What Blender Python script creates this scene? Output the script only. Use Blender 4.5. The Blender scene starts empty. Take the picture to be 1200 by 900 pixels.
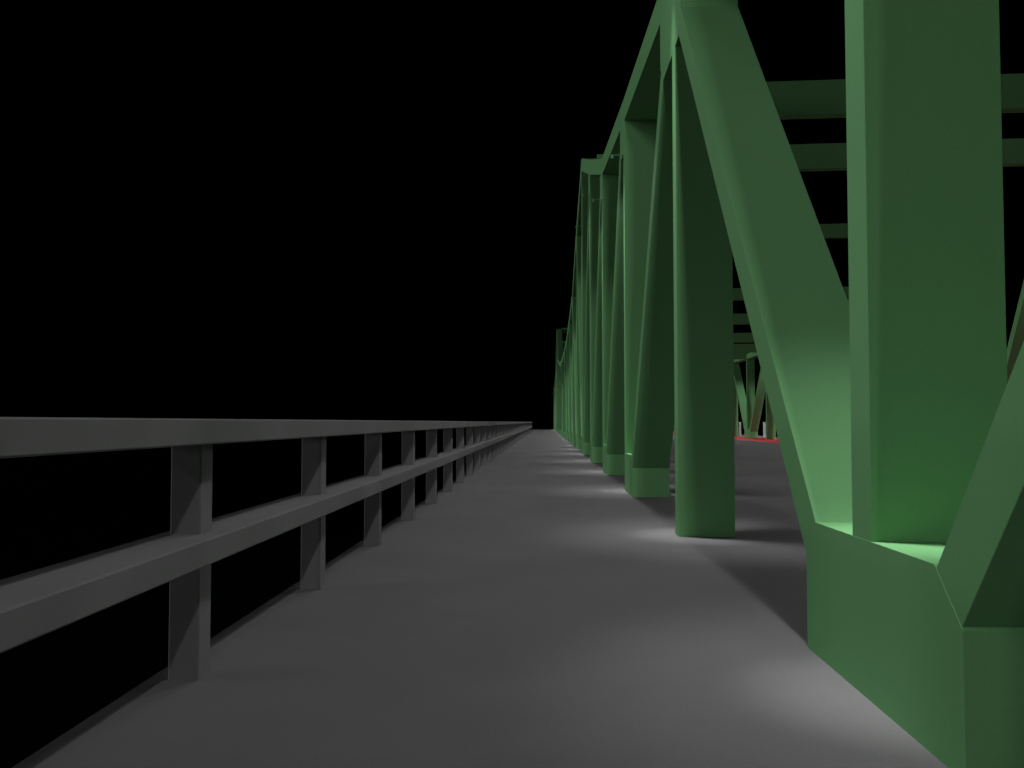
import bpy, bmesh, math, random
from mathutils import Vector

random.seed(4)
R = math.radians
S = 1.2                      # metres per unit; one unit is the eye height above the deck
scene = bpy.context.scene
C = scene.collection

# ------------------------------------------------------------------ materials
def nodes(name):
    m = bpy.data.materials.new(name)
    m.use_nodes = True
    nt = m.node_tree
    b = nt.nodes['Principled BSDF']
    return m, nt, b

def noise(nt, scale, detail=4.0, rough=0.55, vec=None, stretch=None):
    tc = nt.nodes.new('ShaderNodeTexCoord')
    src = tc.outputs['Object']
    if stretch:
        mp = nt.nodes.new('ShaderNodeMapping')
        mp.inputs['Scale'].default_value = stretch
        nt.links.new(src, mp.inputs['Vector'])
        src = mp.outputs['Vector']
    n = nt.nodes.new('ShaderNodeTexNoise')
    n.inputs['Scale'].default_value = scale
    n.inputs['Detail'].default_value = detail
    n.inputs['Roughness'].default_value = rough
    nt.links.new(src, n.inputs['Vector'])
    return n.outputs['Fac']

def ramp(nt, fac, stops):
    r = nt.nodes.new('ShaderNodeValToRGB')
    els = r.color_ramp.elements
    while len(els) < len(stops):
        els.new(0.5)
    for e, (p, c) in zip(els, stops):
        e.position = p
        e.color = (*c, 1)
    nt.links.new(fac, r.inputs['Fac'])
    return r.outputs['Color']

def mix(nt, a, b, fac, mode='MULTIPLY'):
    n = nt.nodes.new('ShaderNodeMix')
    n.data_type = 'RGBA'
    n.blend_type = mode
    n.inputs[0].default_value = fac
    nt.links.new(a, n.inputs[6])
    nt.links.new(b, n.inputs[7])
    return n.outputs[2]

def bump(nt, b, h, strength, dist):
    n = nt.nodes.new('ShaderNodeBump')
    n.inputs['Strength'].default_value = strength
    n.inputs['Distance'].default_value = dist
    nt.links.new(h, n.inputs['Height'])
    nt.links.new(n.outputs['Normal'], b.inputs['Normal'])

def surface(name, col, var, big, fine, fine_amt, rough, bump_s, spec=0.3, stretch=None):
    m, nt, b = nodes(name)
    lo = tuple(c * (1 - var) for c in col)
    hi = tuple(c * (1 + var) for c in col)
    base = ramp(nt, noise(nt, big, 5, 0.6, stretch=stretch), [(0.3, lo), (0.7, hi)])
    f = noise(nt, fine, 3, 0.6)
    sp = ramp(nt, f, [(0.25, (1 - fine_amt,) * 3), (0.75, (1 + fine_amt,) * 3)])
    nt.links.new(mix(nt, base, sp, 1.0), b.inputs['Base Color'])
    b.inputs['Roughness'].default_value = rough
    b.inputs['Specular IOR Level'].default_value = spec
    bump(nt, b, f, bump_s, 0.004)
    return m

M_GREEN = surface('green_paint', (0.165, 0.395, 0.168), 0.05, 0.8, 60.0, 0.04, 0.8, 0.04, 0.02, stretch=(1, 1, 0.25))
M_CONC = surface('grey_concrete', (0.166, 0.166, 0.166), 0.06, 1.3, 90.0, 0.05, 0.85, 0.12, 0.1)
M_WALK = surface('sidewalk_concrete', (0.130, 0.130, 0.130), 0.09, 0.55, 70.0, 0.07, 0.88, 0.2, 0.1)
M_ROAD = surface('roadway_asphalt', (0.128, 0.128, 0.128), 0.06, 0.5, 80.0, 0.12, 0.88, 0.3, 0.1)
M_RED = surface('red_coating', (0.75, 0.035, 0.05), 0.06, 0.8, 60.0, 0.08, 0.8, 0.2, 0.2)
M_STEEL = surface('galvanised_steel', (0.42, 0.42, 0.43), 0.06, 3.0, 60.0, 0.05, 0.6, 0.05, 0.3)
m, nt, b = nodes('lamp_glass')
b.inputs['Base Color'].default_value = (0.8, 0.8, 0.78, 1)
b.inputs['Emission Color'].default_value = (1, 0.98, 0.95, 1)
b.inputs['Emission Strength'].default_value = 0.6
M_LENS = m
m, nt, b = nodes('night_water')
b.inputs['Base Color'].default_value = (0.0015, 0.002, 0.0022, 1)
b.inputs['Roughness'].default_value = 0.35
b.inputs['Specular IOR Level'].default_value = 0.05
bump(nt, b, noise(nt, 0.35, 4, 0.6), 0.4, 0.3)
M_WATER = m

# ------------------------------------------------------------------ mesh helpers (all in units of S)
def link(name, bm, mat, parent=None):
    bmesh.ops.recalc_face_normals(bm, faces=bm.faces[:])
    for v in bm.verts:
        v.co *= S
    me = bpy.data.meshes.new(name)
    bm.to_mesh(me)
    bm.free()
    me.materials.append(mat)
    o = bpy.data.objects.new(name, me)
    C.objects.link(o)
    if parent:
        o.parent = parent
    return o

def prism(bm, poly, x0, x1):
    """polygon in the YZ plane extruded along X"""
    a = [bm.verts.new((x0, y, z)) for y, z in poly]
    c = [bm.verts.new((x1, y, z)) for y, z in poly]
    bm.faces.new(a)
    bm.faces.new(c[::-1])
    n = len(poly)
    for i in range(n):
        bm.faces.new((a[i], a[(i + 1) % n], c[(i + 1) % n], c[i]))

def bev(bm, off, seg=1):
    bmesh.ops.bevel(bm, geom=bm.edges[:], offset=off, segments=seg, profile=0.5, affect='EDGES', clamp_overlap=True)

def box(bm, x0, x1, y0, y1, z0, z1):
    prism(bm, [(y0, z0), (y1, z0), (y1, z1), (y0, z1)], x0, x1)

def cyl(bm, c, r0, r1, z0, z1, n=20):
    lo = [bm.verts.new((c[0] + r0 * math.cos(t), c[1] + r0 * math.sin(t), z0)) for t in [2 * math.pi * i / n for i in range(n)]]
    hi = [bm.verts.new((c[0] + r1 * math.cos(t), c[1] + r1 * math.sin(t), z1)) for t in [2 * math.pi * i / n for i in range(n)]]
    bm.faces.new(lo[::-1])
    bm.faces.new(hi)
    for i in range(n):
        bm.faces.new((lo[i], lo[(i + 1) % n], hi[(i + 1) % n], hi[i]))

def tag(o, label=None, cat=None, group=None, kind=None):
    for k, v in (('label', label), ('category', cat), ('group', group), ('kind', kind)):
        if v:
            o[k] = v
    return o

def empty(name, loc):
    o = bpy.data.objects.new(name, None)
    C.objects.link(o)
    o.location = Vector(loc) * S
    o.empty_display_size = 0.3
    return o

def copy_tree(o, parent=None):
    c = o.copy()
    C.objects.link(c)
    c.parent = parent
    for ch in list(o.children):
        copy_tree(ch, c)
    return c

# ------------------------------------------------------------------ layout of the bridge (units of S)
XT, XW = 1.165, 0.49           # outer face of the near truss, width of its members
XF = 12.83                     # inner face of the far truss
NODE_Y = {-1: -6.7, 0: -1.64, 1: 3.295, 2: 8.10}
for k in range(3, 25):
    NODE_Y[k] = 13.35 + 5.17 * (k - 3)
NODE_Y = {k: v + 0.08 for k, v in NODE_Y.items()}
PROFILE = {0: 5.2, 1: 5.05, 2: 4.92, 3: 5.42, 4: 6.02, 5: 7.41, 6: 8.92, 7: 7.66, 8: 6.10, 9: 5.62, 10: 5.2, 11: 5.05}
NODE_Z = {k: PROFILE[k % 12] for k in NODE_Y}
NODE_Z.update({12: 5.0, 13: 5.05, 14: 5.2, 15: 5.62, 16: 6.2, 17: 8.0, 18: 9.75, 19: 8.2})
FALLING = {0, 2, 3, 4, 5, 11, 13, 14, 15, 16, 17}     # panels whose brace runs from the near head to the far foot
KS = sorted(NODE_Y)
SKEW = -0.055                  # the far truss stands a little nearer: the cross beams run slightly askew
POST_T, DIAG_T = 0.205, 0.215
CHORD_T = {k: 0.40 if k in (5, 6, 7, 17, 18, 19) else 0.33 for k in KS}
EPS = 0.0005
Y_START, Y_END = -9.0, 125.0
X_EDGE, X_ROAD, X_RED, X_RED_END, X_RIGHT = -1.545, 1.41, 11.1, 13.7, 15.6

# ------------------------------------------------------------------ setting
def slab(name, x0, x1, z0, z1, mat):
    bm = bmesh.new()
    box(bm, x0, x1, Y_START, Y_END, z0, z1)
    return tag(link(name, bm, mat), kind='structure')

slab('sidewalk', X_EDGE, X_ROAD, -0.30, 0.0, M_WALK)
slab('road', X_ROAD, X_RED, -0.30, 0.0, M_ROAD)
slab('path', X_RED, X_RED_END, -0.30, 0.0, M_RED)
slab('pavement', X_RED_END, X_RIGHT, -0.30, 0.0, M_WALK)
bm = bmesh.new()
vs = [bm.verts.new(p) for p in ((-3000, -3000, -16), (3000, -3000, -16), (3000, 3000, -16), (-3000, 3000, -16))]
bm.faces.new(vs)
tag(link('water', bm, M_WATER), kind='structure')

# ------------------------------------------------------------------ railing beside the sidewalk
rail = empty('railing', (X_EDGE + 0.155, 3.66, 0))
tag(rail, 'grey concrete railing with two broad rails along the open edge of the sidewalk', 'railing')
RAIL_END = 96.0
def railpart(name, make, bevel=0.006):
    bm = bmesh.new()
    make(bm)
    if bevel:
        bev(bm, bevel)
    for v in bm.verts:
        v.co -= Vector((X_EDGE + 0.155, 3.66, 0))
    return link(name, bm, M_CONC, rail)
railpart('top_rail', lambda bm: box(bm, -1.513, -1.258, Y_START, RAIL_END, 0.915, 1.012))
railpart('middle_rail', lambda bm: box(bm, -1.513, -1.258, Y_START, RAIL_END, 0.463, 0.563))
first = None
y = 3.585 - 1.95 * 2
while y < RAIL_END - 0.2:
    if first is None:
        def mk(bm, y=y):
            box(bm, -1.462, -1.342, y, y + 0.13, -0.01, 0.925)
        first = railpart('post', mk, 0.005)
        y_first = y
    else:
        o = first.copy()
        C.objects.link(o)
        o.parent = rail
        o.location = (0, (y - y_first) * S, 0)
    y += 1.95

# ------------------------------------------------------------------ one truss, built with its outer side towards -X
def make_truss(origin_x, origin_y):
    root = empty('bridge_truss', (origin_x, origin_y, 0))
    def part(name, poly, inset, mat=M_GREEN, parent=root, bevel=0.002):
        bm = bmesh.new()
        prism(bm, poly, inset, XW - inset)
        bev(bm, bevel)
        for v in bm.verts:
            v.co.y -= origin_y
        return link(name, bm, mat, parent)
    posts = {}
    for k in KS:
        y0, zc = NODE_Y[k], NODE_Z[k]
        posts[k] = part('vertical_post', [(y0, -0.02), (y0 + POST_T, -0.02), (y0 + POST_T, zc + 0.1), (y0, zc + 0.1)], 0)
    # top chord, butted at the nodes
    for a, c in zip(KS[:-1], KS[1:]):
        ya, yc, za, zc = NODE_Y[a] + POST_T / 2, NODE_Y[c] + POST_T / 2, NODE_Z[a], NODE_Z[c]
        part('top_chord', [(ya, za), (yc, zc), (yc, zc + CHORD_T[c]), (ya, za + CHORD_T[a])], -0.6 * EPS)
    # diagonals
    bottoms, tops, ends = {}, {}, {}
    for a, c in zip(KS[:-1], KS[1:]):
        down = a in FALLING
        t, f = (a, c) if down else (c, a)
        sgn = 1 if down else -1                       # foot lies at +y of the top
        pt = Vector((NODE_Y[t] + POST_T / 2 + {1: -0.18, 0: 0.15}.get(a, 0.3) * sgn, NODE_Z[t] + 0.12))
        pf = Vector((NODE_Y[f] + POST_T / 2 - {1: 0.305, 0: 0.415, 11: 0.4, 12: 0.4}.get(a, 0.73) * sgn, 0.12))
        d = (pt - pf)
        slope = abs(d.y / d.x)
        reach = (0.265 + DIAG_T / 2 * math.hypot(1, slope)) / slope      # where the outer edge of the brace meets the gusset end
        ends[(f, -sgn)] = pf.x - sgn * reach
        d.normalize()
        n = Vector((-d.y, d.x)) * DIAG_T / 2
        part('diagonal_brace', [tuple(pf + n), tuple(pf - n), tuple(pt - n), tuple(pt + n)], EPS if a % 2 else 2 * EPS)
        bottoms.setdefault(f, []).append(-sgn)        # side of the foot node the brace leaves to
        tops.setdefault(t, []).append(sgn)
    # gusset plates at feet and heads of the posts
    for k, sides in bottoms.items():
        y0, y1 = NODE_Y[k], NODE_Y[k] + POST_T
        lo = ends.get((k, -1), y0 + 0.03)
        hi = ends.get((k, 1), y1 - 0.03)
        poly = [(lo, -0.015), (hi, -0.015)]
        poly += [(hi, 0.385), (hi - 0.15, 0.55)] if 1 in sides else [(hi, 0.55)]
        poly += [(lo + 0.15, 0.55), (lo, 0.385)] if -1 in sides else [(lo, 0.55)]
        if k == 1:
            lo, hi = y0 - 0.72, y1 + 0.625
            poly = [(lo, -0.015), (hi, -0.015), (hi, 0.412), (hi - 0.11, 0.568), (lo + 0.185, 0.575), (lo, 0.418)]
        part('gusset_plate', poly, -0.8 * EPS, parent=posts[k], bevel=0.0006)
    for k, sides in tops.items():
        y0, y1, z = NODE_Y[k], NODE_Y[k] + POST_T, NODE_Z[k]
        if len(sides) == 2:
            e0, e1 = (0.33, 0.84) if k == 2 else (0.6, 0.6)
            poly = [(y0 - e0, z + 0.06), (y0 - e0, z - 0.38), (y0 - e0 + 0.13, z - 0.57), (y1 + e1 - 0.22, z - 0.57), (y1 + e1, z - 0.38), (y1 + e1, z + 0.10)]
        elif sides[0] > 0:
            poly = [(y0 + 0.03, z + 0.08), (y0 + 0.03, z - 0.45), (y1 + 0.35, z - 0.45), (y1 + 0.55, z - 0.25), (y1 + 0.55, z + 0.12)]
        else:
            poly = [(y1 - 0.03, z + 0.08), (y1 - 0.03, z - 0.45), (y0 - 0.35, z - 0.45), (y0 - 0.55, z - 0.25), (y0 - 0.55, z + 0.12)]
        part('gusset_plate', poly, -0.8 * EPS, parent=posts[k], bevel=0.0006)
    # a small downlight on the outer side of every post head
    for k in KS:
        yc, z = NODE_Y[k] + POST_T / 2, LAMP_Z[k]
        bm = bmesh.new()
        box(bm, -LAMP_D, 0.002, yc - origin_y - 0.006, yc - origin_y + 0.006, z + 0.045, z + 0.056)
        cyl(bm, (-LAMP_D, yc - origin_y), 0.024, 0.018, z, z + 0.06, 16)
        hs = link('downlight', bm, M_GREEN, posts[k])
    return root

LAMP_D = 0.17
LAMP_Z = {k: (NODE_Z[k] + 0.2 if k < 3 else min(NODE_Z[k], NODE_Z[min(k + 1, 24)]) - 0.55) for k in KS}
near = make_truss(XT, NODE_Y[1])
tag(near, 'green steel truss rising straight from the sidewalk edge on the near side of the road', 'bridge truss')
far = copy_tree(near)
far.location = (XF * S, (NODE_Y[1] + SKEW * (XF - XT)) * S, 0)
# the far truss is the mirror of the near one: turn it half round its own long axis by swapping sides
tag(far, 'green steel truss across the road, seen small between and beyond the near posts', 'bridge truss')
for o in [ch for p in far.children for ch in p.children if ch.name.startswith('downlight')]:
    bpy.data.objects.remove(o)

# ------------------------------------------------------------------ overhead cross beams between the two trusses
ORD = {3: 'highest and widest of the green overhead cross beams, cut off by the broad upright',
       4: 'second green overhead cross beam from the top, just under the highest one',
       5: 'green overhead cross beam almost hidden behind the second one from the top',
       6: 'green overhead cross beam at the peak of the truss, hidden behind the second',
       7: 'pale green cross beam beside the broad upright, alone below the two high ones',
       8: 'thin green cross beam next to the dark second post, upper of the close pair',
       9: 'thin green cross beam next to the dark second post, lower of the close pair',
       10: 'green cross beam seen just above the far truss, nearest of the far cluster',
       18: 'green cross beam at the far peak of the bridge, tiny in the distance'}
GROUP = 'overhead cross beams joining the two trusses'
for k in [k for k in KS if k >= 3]:
    y0, z = NODE_Y[k], NODE_Z[k]
    bm = bmesh.new()
    x0, x1 = XT + XW + 0.004, XF - 0.004
    w = (x1 - x0) / 2
    box(bm, -w, w, 0.0, 0.2, 0, 0.50)
    bev(bm, 0.004)
    for v in bm.verts:
        v.co.y += v.co.x * SKEW
    o = link('cross_beam', bm, M_GREEN)
    o.location = Vector(((x0 + x1) / 2, y0 + SKEW * w, z)) * S
    tag(o, ORD.get(k, 'distant green overhead cross beam over the far stretch of road'), 'cross beam', GROUP, 'thing')

# ------------------------------------------------------------------ grey posts on the far edge
bm = bmesh.new()
box(bm, -0.11, 0.11, -0.11, 0.11, 0, 0.03)
box(bm, -0.07, 0.07, -0.07, 0.07, 0.03, 0.96)
box(bm, -0.085, 0.085, -0.085, 0.085, 0.96, 1.0)
boll = link('edge_post', bm, M_STEEL)
boll.location = Vector((14.5, 61.9 - 7.65 * 4, 0)) * S
tag(boll, 'slim grey post standing beyond the red strip near the far edge of the bridge', 'post', 'grey posts along the far edge')
for i in range(1, 8):
    o = boll.copy()
    C.objects.link(o)
    o.location = Vector((14.5, 61.9 - 7.65 * (4 - i), 0)) * S

# ------------------------------------------------------------------ light
POINT_W, SPOT_W, SPILL_W = 24.0, 210.0, 120.0
def lamp(name, kind, loc, energy, **kw):
    l = bpy.data.lights.new(name, kind)
    l.energy = energy
    l.color = (1.0, 1.0, 1.0)
    l.shadow_soft_size = kw.pop('radius', 0.06)
    for a, v in kw.items():
        setattr(l, a, v)
    l.use_nodes = True
    nt = l.node_tree
    em = nt.nodes['Emission']
    fo = nt.nodes.new('ShaderNodeLightFalloff')
    fo.inputs['Strength'].default_value = 1.0
    fo.inputs['Smooth'].default_value = 1.2
    nt.links.new(fo.outputs['Linear'], em.inputs['Strength'])
    o = bpy.data.objects.new(name, l)
    C.objects.link(o)
    o.location = Vector(loc) * S
    return o
for k in KS:
    yc, z = NODE_Y[k] + POST_T / 2, LAMP_Z[k]
    if k < 3:
        lamp('downlight_glow', 'POINT', (XT - LAMP_D, yc, z - 0.06), POINT_W * 0.95)
    else:
        lamp('downlight_glow', 'SPOT', (XT - LAMP_D, yc, z - 0.2), POINT_W, spot_size=R(172), spot_blend=0.3)
    bo = lamp('downlight_beam', 'SPOT', (XT - LAMP_D, yc, z - 0.04), SPOT_W, spot_size=R(17), spot_blend=1.0)
    sp = lamp('downlight_spill', 'SPOT', (XT - LAMP_D, yc, z - 0.04), SPILL_W, spot_size=R(44), spot_blend=1.0)
    bo.rotation_euler = (0, -R(4.3), 0)
    sp.rotation_euler = (0, -R(8.0), 0)
    lamp('far_downlight_glow', 'SPOT', (XF + XW + LAMP_D, yc - 0.64, z - 0.2), POINT_W * 2.2, spot_size=R(172), spot_blend=0.3)

SUN_EL, SUN_AZ = 2.5, 262.0        # soft fill added in place of ambient light, from the left and a little behind the camera (azimuth from +Y, clockwise)
s = bpy.data.lights.new('ambient_fill', 'SUN')  # added lamp, no source in view; brightens the left-facing steel
s.energy = 1.22
s.angle = R(40)
s.color = (1.0, 1.0, 1.0)
so = bpy.data.objects.new('ambient_fill', s)
C.objects.link(so)
az = R(SUN_AZ)
dirv = Vector((math.sin(az) * math.cos(R(SUN_EL)), math.cos(az) * math.cos(R(SUN_EL)), math.sin(R(SUN_EL))))
so.rotation_euler = dirv.to_track_quat('Z', 'Y').to_euler()
so.location = (-20, -20, 30)

w = bpy.data.worlds.new('World')
scene.world = w
w.use_nodes = True
nt = w.node_tree
sky = nt.nodes.new('ShaderNodeTexSky')
sky.sky_type = 'NISHITA'
sky.sun_disc = False
sky.sun_elevation = R(SUN_EL)
sky.sun_rotation = R(SUN_AZ)
bg = nt.nodes['Background']
bg.inputs['Strength'].default_value = 0.00002     # a night sky
nt.links.new(sky.outputs['Color'], bg.inputs['Color'])

# ------------------------------------------------------------------ camera and view
cam = bpy.data.cameras.new('camera')
cam.sensor_width = 36
cam.lens = 1086.4 / 1200 * 36
cam.clip_start = 0.05
cam.clip_end = 20000
co = bpy.data.objects.new('camera', cam)
C.objects.link(co)
co.location = (0, 0, S)
co.rotation_euler = (R(90 + 2.346), 0, R(2.03))
scene.camera = co

vs = scene.view_settings
scene.display_settings.display_device = 'sRGB'
vs.view_transform = 'Standard'
vs.look = 'None'
vs.exposure = 0
vs.gamma = 1
vs.use_curve_mapping = False
scene.cycles.use_denoising = True
scene.cycles.max_bounces = 6
